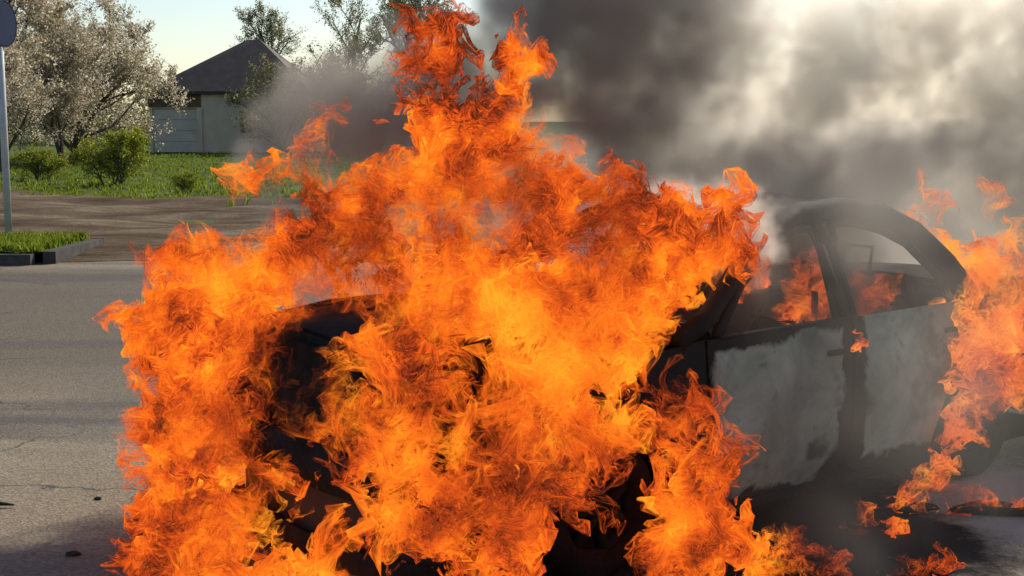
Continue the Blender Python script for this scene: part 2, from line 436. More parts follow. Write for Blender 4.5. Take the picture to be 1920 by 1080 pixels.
# ------------------------------------------------------------------ trees
def rot_about(v, ax, a):
    return Matrix.Rotation(a, 3, ax) @ v
def grow_tree(name, height, spread, r0, seed, leafmat_, nleaf, leaf, lv=(7, 7, 5), base=.25, up=.5, bark='bark', trunks=1, twigs=1.0):
    rnd = random.Random(seed); nr = np.random.default_rng(seed)
    wood, twig, tips = MB(), MB(), []
    def branch(p, d, L, r, level):
        npt = 5 if level < 2 else 4
        pts, rad = [p.copy()], [r]
        for i in range(1, npt):
            d = (d + Vector((rnd.gauss(0, .16), rnd.gauss(0, .16), rnd.gauss(.05, .12)))).normalized()
            p = p + d * (L / (npt - 1)); pts.append(p.copy()); rad.append(r * (1 - .72 * i / (npt - 1)))
        (wood if level < 2 else twig).tube(pts, rad, 7 if level == 0 else (5 if level == 1 else 3), caps=level == 0)
        if level >= 2:
            for i in range(1, npt): tips.append((pts[i], pts[i - 1]))
        if level < len(lv):
            for k in range(lv[level]):
                t = rnd.uniform(base if level == 0 else .2, 1.0); f = t * (npt - 1); i = min(int(f), npt - 2); q = pts[i].lerp(pts[i + 1], f - i)
                dd = (pts[i + 1] - pts[i]).normalized()
                ax = dd.orthogonal().normalized(); ax = rot_about(ax, dd, rnd.uniform(0, 2 * math.pi))
                nd = rot_about(dd, ax, rnd.uniform(.5, 1.15)); nd = (nd + Vector((0, 0, up * .5))).normalized()
                LL = L * rnd.uniform(.42, .7) * (1.15 - .4 * t)
                if level == 0: LL = spread * rnd.uniform(.75, 1.15) * (1.15 - .5 * t)
                branch(q, nd, LL, max(rad[i] * .5, .006), level + 1)
    root = empty(name)
    for k in range(trunks):
        a = rnd.uniform(0, 6.28); d = Vector((math.cos(a) * .35, math.sin(a) * .35, 1)).normalized() if trunks > 1 else Vector((rnd.uniform(-.08, .08), rnd.uniform(-.08, .08), 1)).normalized()
        branch(Vector((.25 * math.cos(a) * (trunks > 1), .25 * math.sin(a) * (trunks > 1), -.1)), d, height * rnd.uniform(.8, 1.0) * .85, r0, 0)
    wood.build('trunk', M[bark], root)
    cr = empty('crown'); cr.parent = root
    twig.build('twigs', M['twig'], cr)
    T = np.array([(*a, *b) for a, b in tips])
    i = nr.integers(0, len(T), nleaf); f = nr.uniform(0, 1, (nleaf, 1))
    P = T[i, :3] * f + T[i, 3:] * (1 - f) + nr.normal(0, leaf * 1.6, (nleaf, 3))
    u = nr.normal(0, 1, (nleaf, 3)); u /= np.linalg.norm(u, axis=1, keepdims=True)
    w = np.cross(u, nr.normal(0, 1, (nleaf, 3))); w /= np.linalg.norm(w, axis=1, keepdims=True)
    s = (leaf * nr.uniform(.5, 1.3, (nleaf, 1)))
    V = np.stack([P - u * s, P + w * s * .6, P + u * s, P - w * s * .6], 1).reshape(-1, 3)
    lo = mesh_obj('foliage', V, np.arange(nleaf * 4).reshape(-1, 4), M[leafmat_], cr)
    lo['kind'] = 'stuff'
    return root
def put(o, loc, rz=0, s=1.0, label=None, cat='tree', group=None):
    o.location = loc; o.rotation_euler = (0, 0, rz); o.scale = (s, s, s)
    tag(o, label, cat, group)
G_B, G_S = 'blossoming trees left of the house', 'budding trees behind the house'
bl = [grow_tree('blossom_tree', 7.2, 3.4, .17, 21 + k, 'blossom', 36000, .058, (9, 8, 7), .08, .35, trunks=2) for k in range(3)]
spots = [(-19.8, 49, .3, 1.12, 'tall blossoming tree at the far left behind the round sign'),
         (-18.7, 56, 1.4, .98, 'pale blossoming tree second from the left edge'),
         (-17.7, 53, 2.6, .72, 'low blossoming tree with bare twigs behind the yellow-green bush'),
         (-20.6, 63, 4.0, .92, 'blossoming tree nearest the house, left of its garage door'),
         (-23.5, 60, 5.1, 1.25, 'blossoming tree standing back behind the leftmost one'),
         (-17.6, 46, 3.4, .74, 'low blossoming thicket tree just right of the sign pole')]
for k, (x, y, rz, s, lab) in enumerate(spots):
    put(bl[k] if k < 3 else copy_tree(bl[k % 3]), (x, y, 0), rz, s, lab, group=G_B)
bd = [grow_tree('budding_tree', 10.5, 3.2, .2, 41 + k, 'budding_leaf', 12000, .055, (11, 8, 7), .15, .9) for k in range(2)]
spots = [(-13.6, 86, .2, .95, 'budding tree just right of the house roof ridge'),
         (-11.0, 84, 1.7, 1.1, 'tall budding tree with sky between its twigs, second right of the house'),
         (-8.2, 82, 3.0, 1.15, 'tall budding tree behind the left edge of the tallest flames'),
         (-18.0, 92, 4.4, .82, 'thin budding tree peeking over the left slope of the house roof'),
         (-5.0, 88, 5.2, 1.1, 'budding tree hidden mostly behind the dark smoke')]
for k, (x, y, rz, s, lab) in enumerate(spots):
    put(bd[k] if k < 2 else copy_tree(bd[k % 2]), (x, y, 0), rz, s, lab, group=G_S)
sh = grow_tree('budding_shrub', 4.6, 2.2, .09, 61, 'budding_leaf', 8000, .07, (8, 6, 4), .05, .6, trunks=3)
put(sh, (-11.9, 71.5, 0), .4, 1.0, 'loose budding shrub growing in front of the house wall', 'shrub')
c = copy_tree(sh); put(c, (-9.6, 69, 0), 2.4, 1.05, 'loose budding shrub right of the house, half behind smoke', 'shrub')
bt = grow_tree('bare_tree', 11, 4.2, .2, 71, 'budding_leaf', 900, .05, (10, 8, 6), .2, .5)
put(bt, (13.2, 31, 0), .8, 1.0, 'bare twiggy tree at the top right edge behind pale smoke')
bu = grow_tree('leafy_bush', 1.55, .75, .03, 81, 'bush_leaf', 9000, .04, (10, 7, 5), .0, .5, trunks=6)
put(bu, (-11.15, 37.5, 0), .5, 1.0, 'yellow-green leafy bush on the lawn in front of the garage', 'bush')
c = copy_tree(bu); put(c, (-8.1, 33.2, 0), 2.0, .34, 'small dark green bush at the lawn edge near the dirt', 'bush')
c = copy_tree(bu); put(c, (-14.2, 40.5, 0), 3.0, .62, 'low green bush under the blossoming trees', 'bush')

def far_wood():
    n = 30000
    x = rng.uniform(-75, -2, n); y = rng.uniform(96, 112, n)
    top = 2.9 + .9 * np.sin(x * .31) + .8 * np.sin(x * .83 + 1) + .6 * np.sin(x * 1.9 + y) + .5 * np.sin(x * 3.3)
    z = top * rng.uniform(0, 1, n) ** .8 + rng.normal(0, .25, n)
    P = np.c_[x, y, np.maximum(z, .05)]
    u = rng.normal(0, 1, (n, 3)); u /= np.linalg.norm(u, axis=1, keepdims=True); w = np.cross(u, rng.normal(0, 1, (n, 3))); w /= np.linalg.norm(w, axis=1, keepdims=True)
    q = .2 * rng.uniform(.5, 1.4, (n, 1))
    V = np.stack([P - u * q, P + w * q * .6, P + u * q, P - w * q * .6], 1).reshape(-1, 3)
    tag(mesh_obj('treeline', V, np.arange(n * 4).reshape(-1, 4), M['budding_leaf']), 'far brownish-green line of scrub and trees behind the house', 'treeline', kind='stuff')
far_wood()

# ------------------------------------------------------------------ sign, wires, debris
sg = empty('road_sign', (-6.98, 18.45, .12), R(80)); tag(sg, 'round blue road sign on a grey metal pole at the left edge', 'road sign')
MB().tube([(0, 0, -.1), (0, 0, 3.3)], .05, 14).build('pole', M['galvanised'], sg, True)
fp = MB().lathe([(0, -.012), (.295, -.012), (.3, -.006), (.3, .006), (.295, .012), (0, .012)], 40, 'y', (0, -.07, 2.98)).build('disc', M['sign_face'], sg)
MB().lathe([(.302, -.014), (.318, -.014), (.318, .014), (.302, .014)], 40, 'y', (0, -.07, 2.98), True).build('rim', M['sign_face'], fp)
for z in (2.82, 3.14): MB().box((-.07, -.056, z - .02), (.07, .056, z + .02)).build('clamp', M['galvanised'], sg)
def chunk(name, loc, size, seed, lab, cat='debris', stretch=(1, 1, .5), rz=0.0):
    rnd = random.Random(seed)
    mb = MB(); V, F = [], []
    n, mm = 9, 5
    for j in range(mm + 1):
        ph = math.pi * j / mm
        for i in range(n):
            th = 2 * math.pi * i / n; q = size * rnd.uniform(.65, 1.2)
            V.append((q * stretch[0] * math.sin(ph) * math.cos(th), q * stretch[1] * math.sin(ph) * math.sin(th), q * stretch[2] * math.cos(ph)))
    for j in range(mm):
        for i in range(n): F.append((j * n + i, j * n + (i + 1) % n, (j + 1) * n + (i + 1) % n, (j + 1) * n + i))
    o = mb.add(V, F).build(name, M['dark_debris']); o.location = loc; o.rotation_euler = (0, 0, rz); tag(o, lab, cat); return o
tag(MB().tube([(-2.62, 6.02, .018), (-2.52, 6.03, .03), (-2.44, 6.07, .022), (-2.33, 6.07, .012)], [.008, .018, .014, .004], 6).build('stick', M['dark_debris']), 'short dark stick lying on the asphalt at the left edge', 'stick')
chunk('road_crumb', (-1.83, 5.38, .006), .028, 2, 'small dark crumb on the asphalt near the bottom left', stretch=(1.4, .7, .4))
chunk('road_crumb', (-1.98, 6.2, .005), .02, 3, 'tiny dark crumb on the asphalt above the stick', stretch=(1, .7, .4))

for k, (x, y, q, st, rz, lab) in enumerate([
        (1.18, 5.22, .10, (1.6, .8, .35), .3, 'charred lump of trim under the broad low flame'),
        (1.52, 5.74, .05, (1.4, .8, .4), .9, 'small charred fragment under the thin slanting flame'),
        (1.66, 5.12, .07, (1.5, .8, .3), -.2, 'charred fragment between the two forked flames at the bottom edge'),
        (1.88, 6.0, .07, (1.7, .8, .35), .4, 'charred fragment below the rear door'),
        (2.18, 6.02, .07, (2.1, .7, .35), .1, 'charred fragment under the wide low flame behind the rear wheel')]):
    chunk('charred_fragment', (x, y, .02), q, 120 + k, lab, stretch=st, rz=rz).data.materials[0] = M['charred']
tag(MB().tube([(2.02, 5.98, .012), (2.15, 5.95, .022), (2.3, 5.93, .02), (2.5, 5.93, .026), (2.72, 5.9, .014)], [.012, .022, .02, .026, .014], 7).build('burnt_strip', M['charred']), 'long black burnt strip of trim lying on the road at the right edge', 'debris')

# ------------------------------------------------------------------ the burning car
FWD = (-.793, -.609)
CAR = empty('burning_car', (.868, 6.461, 0), math.atan2(FWD[1], FWD[0]))
tag(CAR, 'burnt-out grey car with empty window openings, its front wrapped in flames', 'car')
ZW = [.12, .3, .5, .7, .9, .95, 1.1, 1.25, 1.36, 1.45]
WW = [.76, .81, .835, .832, .812, .80, .735, .665, .605, .52]
def hw(x, z):
    w = float(np.interp(z, ZW, WW))
    return w * (1 - .05 * min(max((x - 1.3) / .85, 0), 1) ** 2 - .08 * min(max((-x - 1.2) / .95, 0), 1) ** 2)
def belt(x): return .915 + .012 * (-x) if x < .7 else .915 + .012 * (-.7) - .0 * x
def arch_z(x, xc, Rr=.355, zc=.3):
    d = Rr * Rr - (x - xc) ** 2
    return zc + math.sqrt(d) if d > 0 else -1
def panel(name, x0, x1, zb, zt, mat, parent, side=1, t=.028, nx=24, nz=12, bulge=0.0, slant=None):
    G = np.zeros((nx + 1, nz + 1, 3))
    for i in range(nx + 1):
        x = x0 + (x1 - x0) * i / nx
        b, tt = zb(x), zt(x)
        for j in range(nz + 1):
            z = b + (tt - b) * j / nz
            xx = x + (slant(x, z) if slant else 0)
            G[i, j] = (xx, side * (hw(xx, z) + bulge * math.sin(math.pi * j / nz) * math.sin(math.pi * i / nx)), z)
    if (x1 > x0) == (side > 0): G = G[::-1]
    V, F = shell(G, t)
    o = mesh_obj(name, V, F, mat, parent, True)
    return o
def sharp(o, ang=40):
    me = o.data
    try: me.set_sharp_from_angle(angle=R(ang))
    except Exception: pass
BP, CH = M['burnt_paint'], M['charred']
for sd_ in (1, -1):
    hood_edge = lambda x: float(np.interp(x, [.71, 1.0, 1.5, 2.1], [.91, .88, .80, .68]))
    fb = lambda x: max(.24 if x < 1.3 else .3, arch_z(x, 1.26))
    sharp(panel('front_fender', .725, 2.1, fb, hood_edge, BP, CAR, sd_, nx=40))
    dz = lambda x: .185 + .07 * max(0, (x - .5) / .2) ** 2 + .09 * max(0, (-.08 - x) / .12) ** 2
    d = panel('front_door', -.205, .71, dz, lambda x: belt(x) - .002, BP, CAR, sd_, nx=26, nz=16, bulge=.008); sharp(d)
    MB().tube([(.08 - .17, sd_ * (hw(-.1, .77) + .012), .775), (.0 - .17, sd_ * (hw(-.1, .77) + .03), .778), (-.1 + .07, sd_ * (hw(-.1, .77) + .012), .775)], .013, 8).build('door_handle', CH, d)
    fr = MB().tube([(.63, sd_ * (hw(.6, .93) - .02), belt(.6)), (.42, sd_ * (hw(.4, 1.1) - .02), 1.1), (.13, sd_ * (hw(.1, 1.24) - .02), 1.255), (-.03, sd_ * (hw(0, 1.3) - .025), 1.315), (-.13, sd_ * (hw(-.1, 1.3) - .02), 1.31), (-.17, sd_ * (hw(-.17, 1.22) - .015), 1.22), (-.185, sd_ * (hw(-.2, .92) - .015), belt(-.2))], .022, 8).build('window_frame', BP, d, True)
    MB().tube([(.63, sd_ * (hw(.6, .92) - .004), belt(.6) - .004), (-.19, sd_ * (hw(-.2, .92) - .004), belt(-.2) - .004)], .014, 6).build('belt_seal', CH, d)
    rdz = lambda x: max(.185 + .05 * max(0, (x + .35) / .12) ** 2, arch_z(x, -1.26, .37))
    d2 = panel('rear_door', -1.1, -.225, rdz, lambda x: belt(x) - .002, BP, CAR, sd_, nx=30, nz=16, bulge=.008); sharp(d2)
    MB().tube([(-.9, sd_ * (hw(-.9, .79) + .01), .795), (-.98, sd_ * (hw(-1, .79) + .03), .798), (-1.06, sd_ * (hw(-1, .79) + .01), .795)], .013, 8).build('door_handle', CH, d2)
    MB().tube([(-.245, sd_ * (hw(-.2, .92) - .015), belt(-.2)), (-.255, sd_ * (hw(-.25, 1.22) - .015), 1.22), (-.29, sd_ * (hw(-.3, 1.3) - .02), 1.32), (-.4, sd_ * (hw(-.4, 1.3) - .025), 1.325), (-.6, sd_ * (hw(-.6, 1.29) - .025), 1.3), (-.79, sd_ * (hw(-.8, 1.2) - .02), 1.21), (-.94, sd_ * (hw(-.9, 1.05) - .02), 1.06), (-1.0, sd_ * (hw(-1.0, .93) - .02), belt(-1.0))], .022, 8).build('window_frame', BP, d2, True)
    qb = lambda x: max(.3, arch_z(x, -1.26, .37))
    sharp(panel('quarter_panel', -2.02, -1.112, qb, lambda x: float(np.interp(x, [-2.02, -1.6, -1.1], [.9, .93, .935])), BP, CAR, sd_, nx=34))
    sharp(panel('sill', -.95, .92, lambda x: .13, lambda x: .178, CH, CAR, sd_, nx=12, nz=3, t=.08))
    rl = [(.86, .9), (.66, .985), (.4, 1.16), (.12, 1.305), (-.12, 1.372), (-.42, 1.385), (-.66, 1.355), (-.88, 1.255), (-1.04, 1.1), (-1.15, .93)]
    MB().tube([(x, sd_ * (hw(x, z) - .03), z) for x, z in rl], [.045, .045, .045, .05, .055, .058, .06, .062, .065, .07], 8, 1.0).build('roof_rail', BP, CAR, True)
    MB().tube([(-.21, sd_ * (hw(-.2, .3) - .06), .24), (-.215, sd_ * (hw(-.2, .9) - .05), .9), (-.22, sd_ * (hw(-.2, 1.2) - .045), 1.2), (-.225, sd_ * (hw(-.2, 1.36) - .05), 1.36)], [.06, .05, .038, .04], 8).build('centre_pillar', BP, CAR, True)
    # wheel arches liner
    for xc in (1.26, -1.26):
        G = np.zeros((17, 4, 3))
        for i in range(17):
            a = math.pi * i / 16
            for j in range(4): G[i, j] = (xc + .37 * math.cos(a), sd_ * (.8 - .1 * j), .3 + .37 * math.sin(a) - .0)
        V, F = shell(G if sd_ < 0 else G[::-1], .02); mesh_obj('wheel_arch', V, F, CH, CAR, True)
# roof skin
G = np.zeros((20, 13, 3))
for i in range(20):
    x = -.92 + .9 * i / 19; zr = float(np.interp(x, [-.92, -.66, -.42, -.12, -.02], [1.23, 1.355, 1.395, 1.375, 1.35]))
    for j in range(13):
        u = -1 + 2 * j / 12; G[i, j] = (x, u * (hw(x, zr) - .05), zr + .045 * (1 - u * u) + .01 * math.sin(i * 1.3 + j))
V, F = shell(G, .02); sharp(mesh_obj('roof', V, F, BP, CAR, True))
# hood: popped open and buckled by the heat, with its inner frame hanging below the skin
G = np.zeros((24, 21, 3)); G2 = np.zeros((24, 21, 3))
for i in range(24):
    x = .84 + 1.25 * i / 23; zr = float(np.interp(x, [.84, 1.2, 1.6, 2.0, 2.1], [.955, .985, .985, .945, .915]))
    for j in range(21):
        u = -1 + 2 * j / 20; wv = .74 - .06 * max((x - 1.2) / .9, 0) ** 2
        G[i, j] = (x - .1 * u * u * max(0, (x - 1.5)), u * wv, zr + .05 * (1 - u * u) + .014 * math.sin(x * 7 + u * 3) * (1 - u * u))
        G2[i, j] = (.86 + (G[i, j][0] - .84) * .97, u * (wv - .03), float(np.interp(x, [.84, 2.1], [.86, .72])))
V, F = shell(G, .025); hd = mesh_obj('hood', V, F, CH, CAR, True); sharp(hd)
ring = [(i, 0) for i in range(24)] + [(23, j) for j in range(1, 21)] + [(i, 20) for i in range(22, -1, -1)]
GR = np.array([[G[i, j] - np.array([0, 0, .015]), (G[i, j] + G2[i, j]) / 2, G2[i, j]] for i, j in ring])
V, F = shell(GR, .02); mesh_obj('hood_frame', V, F, CH, hd, False)
# nose: bumper bar, lip, radiator grille, headlamp sockets
def nose(name, z0, z1, dx, mat, wid=.82, nz=6, t=.05, bul=.02):
    G = np.zeros((31, nz + 1, 3))
    for i in range(31):
        u = -1 + 2 * i / 30
        for j in range(nz + 1):
            z = z0 + (z1 - z0) * j / nz
            G[i, j] = (2.2 + dx - .17 * abs(u) ** 3 + bul * math.sin(math.pi * j / nz), u * wid, z)
    V, F = shell(G, t); o = mesh_obj(name, V, F, mat, CAR, True); sharp(o); return o
nose('front_bumper', .40, .58, 0, CH)
nose('bumper_lip', .07, .22, .01, CH)
gr = nose('lower_grille', .19, .42, -.03, M['wire_black'], .78, 4, .02, 0)
for s_ in (1, -1):
    hl = MB().lathe([(.001, .0), (.06, .01), (.085, .05), (.09, .09), (.098, .09), (.095, .04), (.07, -.01)], 20, 'y', (0, 0, 0)).build('headlight', M['scorched_steel'], CAR, True)
    hl.rotation_euler = (0, 0, R(-90)); hl.location = (2.02, s_ * .57, .635); hl.scale = (1.35, 1, .72)
up = nose('grille_panel', .55, .93, -.07, CH, .78, 3, .03, 0)
# tail
G = np.zeros((13, 25, 3))
for i in range(13):
    z = .3 + .62 * i / 12
    for j in range(25):
        u = -1 + 2 * j / 24; G[i, j] = (-2.12 + .18 * abs(u) ** 3 + .04 * (z - .3) + (.03 if z > .55 else 0), u * (hw(-2.0, z) - .0), z)
V, F = shell(G[:, ::-1], .03); sharp(mesh_obj('tail_panel', V, F, BP, CAR, True))
G = np.zeros((10, 13, 3))
for i in range(10):
    x = -2.05 + .65 * i / 9
    for j in range(13): u = -1 + 2 * j / 12; G[i, j] = (x, u * .70, .925 + .03 * (1 - u * u) + .02 * i / 9)
V, F = shell(G, .02); sharp(mesh_obj('trunk_lid', V, F, BP, CAR, True))
for s_ in (1, -1): MB().box((-2.13, s_ * .58 - .09, .66), (-2.08, s_ * .58 + .09, .84)).build('tail_light', CH, CAR)
# floor, bulkhead, engine lump
MB().box((-1.95, -.72, .12), (2.0, .72, .2)).build('floor_pan', CH, CAR)
MB().box((.78, -.7, .22), (.84, .7, .88)).build('bulkhead', CH, CAR)
en = MB().box((1.0, -.35, .3), (1.6, .35, .68)); en.tube([(1.1, -.3, .72), (1.1, .3, .72)], .06, 8); en.box((1.65, -.5, .25), (1.72, .5, .66)); en.build('engine', M['scorched_steel'], CAR)
# cabin remains
MB().tube([(.62, -.66, .86), (.6, 0, .88), (.62, .66, .86)], .09, 8).build('dashboard', CH, CAR)
sw = MB()
sw.tube([(.36 - .1 * math.sin(a) * .6, .33 + .18 * math.cos(a), .84 + .17 * math.sin(a)) for a in np.linspace(0, 2 * math.pi, 25)], .012, 6, caps=False)
sw.tube([(.36, .33, .84), (.6, .33, .8)], .02, 6); sw.build('steering_wheel', CH, CAR)
def seat(x, y, w):
    s = MB()
    s.tube([(x + .2, y - w, .38), (x - .22, y - w, .36), (x - .36, y - w * .9, .75), (x - .44, y - w * .6, .98), (x - .44, y + w * .6, .98), (x - .36, y + w * .9, .75), (x - .22, y + w, .36), (x + .2, y + w, .38), (x + .2, y - w, .38)], .018, 6)
    for k in range(4):
        t = .2 + .2 * k; s.tube([(x - .22 - .2 * t, y - w * .95, .4 + .55 * t), (x - .22 - .2 * t, y + w * .95, .4 + .55 * t)], .008, 5)
    for k in range(3): s.tube([(x + .1 - .12 * k, y - w, .375), (x + .1 - .12 * k, y + w, .375)], .008, 5)
    s.box((x - .22, y - w, .22), (x + .18, y + w, .3))
    s.tube([(x - .45, y - .09, .98), (x - .47, y - .09, 1.12), (x - .47, y + .09, 1.12), (x - .45, y + .09, .98)], .012, 5)
    s.build('seat_frame', M['scorched_steel'], CAR)
seat(.1, .36, .22); seat(.1, -.36, .22); seat(-.82, 0, .56)
# wheels
for (x, s_) in ((1.26, 1), (1.26, -1), (-1.26, 1), (-1.26, -1)):
    wh = empty('wheel', (x, s_ * .715, .285)); wh.parent = CAR
    if x < 0: wh.rotation_euler = (0, 0, 0)
    MB().lathe([(.175, -.075), (.2, -.088), (.25, -.092), (.275, -.08), (.285, -.05), (.287, 0), (.285, .05), (.275, .08), (.25, .092), (.2, .088), (.175, .075)], 40, 'y', (0, 0, 0), True).build('tyre', M['scorched_rubber'], wh, True)
    rm = MB().lathe([(.185, -.07), (.178, -.06), (.165, -.02), (.165, .04), (.178, .07), (.186, .076), (.186, .07)], 32, 'y')
    for k in range(7):
        a = 2 * math.pi * k / 7; rm.tube([(.04 * math.cos(a), s_ * .05, .04 * math.sin(a)), (.1 * math.cos(a), s_ * .055, .1 * math.sin(a)), (.172 * math.cos(a), s_ * .035, .172 * math.sin(a))], [.026, .02, .026], 6)
    rm.lathe([(.001, .062 * s_), (.05, .06 * s_), (.058, .04 * s_), (.058, .0)], 20, 'y')
    rm.lathe([(.05, .028 * s_), (.1, .02 * s_), (.166, .012 * s_)], 28, 'y')
    rm.build('rim', M['charred'], wh, True)

# ------------------------------------------------------------------ fire: glowing sheets folded by turbulence
def tile_noise(n, k0, k1, slope):
    kx = np.fft.fftfreq(n) * n; kz = np.fft.rfftfreq(n) * n
    K = np.sqrt(kx[:, None, None] ** 2 + kx[None, :, None] ** 2 + kz[None, None, :] ** 2)
    A = np.where((K >= k0) & (K <= k1), np.maximum(K, 1e-6) ** slope, 0)
    f = np.fft.irfftn((rng.standard_normal(K.shape) + 1j * rng.standard_normal(K.shape)) * A, (n, n, n))
    return (f / f.std()).astype(np.float32)
def gradp(f, ax): return (np.roll(f, -1, ax) - np.roll(f, 1, ax)) * .5
pot = [tile_noise(96, 2, 18, -2.6) for _ in range(3)]
VEL = np.stack([gradp(pot[2], 1) - gradp(pot[1], 2), gradp(pot[0], 2) - gradp(pot[2], 0), gradp(pot[1], 0) - gradp(pot[0], 1)], -1)
VEL /= VEL.std()
TEMP = tile_noise(64, 1, 16, -1.75)
def samp(T, P, scale, off=0.0):
    n = T.shape[0]; q = P * (n / scale) + off; i = np.floor(q).astype(np.int32); f = (q - i).astype(np.float32)
    i0 = i % n; i1 = (i + 1) % n; out = 0
    for a in (0, 1):
        for b in (0, 1):
            for c in (0, 1):
                w = (f[:, 0] if a else 1 - f[:, 0]) * (f[:, 1] if b else 1 - f[:, 1]) * (f[:, 2] if c else 1 - f[:, 2])
                v = T[(i1 if a else i0)[:, 0], (i1 if b else i0)[:, 1], (i1 if c else i0)[:, 2]]
                out = out + (w[:, None] * v if v.ndim == 2 else w * v)
    return out
def grid_noise(shape, h, L0, Lmin, slope, anis=(1, 1, 1)):
    k = [np.fft.fftfreq(shape[0], h) * anis[0], np.fft.fftfreq(shape[1], h) * anis[1], np.fft.rfftfreq(shape[2], h) * anis[2]]
    K = np.sqrt(k[0][:, None, None] ** 2 + k[1][None, :, None] ** 2 + k[2][None, None, :] ** 2).astype(np.float32)
    A = (K ** 2 + (1 / L0) ** 2) ** (slope / 2) * np.exp(-(K * Lmin) ** 2)
    f = np.fft.irfftn(np.fft.rfftn(rng.standard_normal(shape, dtype=np.float32)) * A, shape)
    f -= f.mean(); return (f / f.std()).astype(np.float32)
def surface_nets(G, org, h):
    nx, ny, nz = G.shape; S = G > 0
    acc = np.zeros((nx - 1, ny - 1, nz - 1), np.int8)
    cor = [(a, b, c) for a in (0, 1) for b in (0, 1) for c in (0, 1)]
    for a, b, c in cor: acc += S[a:nx - 1 + a, b:ny - 1 + b, c:nz - 1 + c]
    act = (acc > 0) & (acc < 8); idx = np.full(act.shape, -1, np.int32); I = np.argwhere(act); idx[act] = np.arange(len(I))
    pos = np.zeros((len(I), 3), np.float32); cnt = np.zeros(len(I), np.float32)
    val = {k: G[I[:, 0] + k[0], I[:, 1] + k[1], I[:, 2] + k[2]] for k in cor}
    for p in cor:
        for ax in range(3):
            if p[ax] == 0:
                q = list(p); q[ax] = 1; va, vb = val[p], val[tuple(q)]; mm = (va > 0) != (vb > 0)
                t = np.where(mm, va / np.where(mm, va - vb, 1), 0)
                for d in range(3): pos[:, d] += np.where(mm, p[d] + (t if d == ax else 0), 0)
                cnt += mm
    V = (I + pos / cnt[:, None]) * h + np.array(org); Q = []
    for ax in range(3):
        s0 = [slice(None)] * 3; s1 = [slice(None)] * 3; s0[ax] = slice(0, -1); s1[ax] = slice(1, None)
        E = np.argwhere(S[tuple(s0)] != S[tuple(s1)]); b, c = [d for d in range(3) if d != ax]
        E = E[(E[:, b] > 0) & (E[:, c] > 0) & (E[:, b] < G.shape[b] - 1) & (E[:, c] < G.shape[c] - 1)]
        def at(db, dc):
            k = E.copy(); k[:, b] -= db; k[:, c] -= dc; return idx[k[:, 0], k[:, 1], k[:, 2]]
        Q.append(np.stack([at(1, 1), at(0, 1), at(0, 0), at(1, 0)], 1))
    return V.astype(np.float32), np.concatenate(Q)

# flame material: a thin sheet of glowing gas; its optical depth grows with the slant path through the sheet
m = Mat('flame'); m.t.nodes.remove(m.b)
g = m.n('ShaderNodeNewGeometry'); dot = m.n('ShaderNodeVectorMath', operation='DOT_PRODUCT')
m.l(g.outputs['Normal'], dot.inputs[0]); m.l(g.outputs['Incoming'], dot.inputs[1])
cosn = m.math('MAXIMUM', m.math('ABSOLUTE', dot.outputs['Value']), .16)
at_c = m.n('ShaderNodeSeparateColor'); m.l(m.n('ShaderNodeAttribute', attribute_name='sheet_glow').outputs['Color'], at_c.inputs[0])
at_t, at_d = at_c.outputs[0], at_c.outputs[1]
rest = m.n('ShaderNodeAttribute', attribute_name='rest').outputs['Vector']
def ridge(f, k): return m.math('SUBTRACT', 1.0, m.math('MULTIPLY', m.math('ABSOLUTE', m.math('SUBTRACT', f, .5)), k), True)
f1 = ridge(m.noise(rest, 10, 3.0, .6, 1.2, (1, 1, .6)), 15.0)
f2 = ridge(m.noise(rest, 26, 2.0, .6, 1.0, (1, 1, .6)), 11.0)
fil = m.math('MAXIMUM', m.math('MULTIPLY', f1, f1), m.math('MULTIPLY', m.math('MULTIPLY', f2, f2), .7))
tau = m.math('DIVIDE', m.math('MULTIPLY', at_d, m.math('ADD', .30, m.math('MULTIPLY', fil, 5.5))), cosn)
alpha = m.math('SUBTRACT', 1.0, m.math('EXPONENT', m.math('MULTIPLY', tau, -1.0)))
heat = m.math('ADD', at_t, m.math('MULTIPLY', m.math('SUBTRACT', fil, .25), .52))
glow = m.ramp(heat, [(0, (.035, .012, .006)), (1, (1.4, .43, .025)), (.2, (.34, .04, .009)), (.36, (.8, .088, .011)), (.58, (1.05, .175, .012)), (.8, (1.2, .275, .015))])
em = m.n('ShaderNodeEmission'); m.l(glow, em.inputs[0]); em.inputs[1].default_value = 1.0 / EXPO
tr = m.n('ShaderNodeBsdfTransparent'); mx = m.n('ShaderNodeMixShader')
m.l(alpha, mx.inputs[0]); m.l(tr.outputs[0], mx.inputs[1]); m.l(em.outputs[0], mx.inputs[2]); m.l(mx.outputs[0], m.out.inputs[0])
m.m.cycles.emission_sampling = 'NONE'
FLAME = m.m

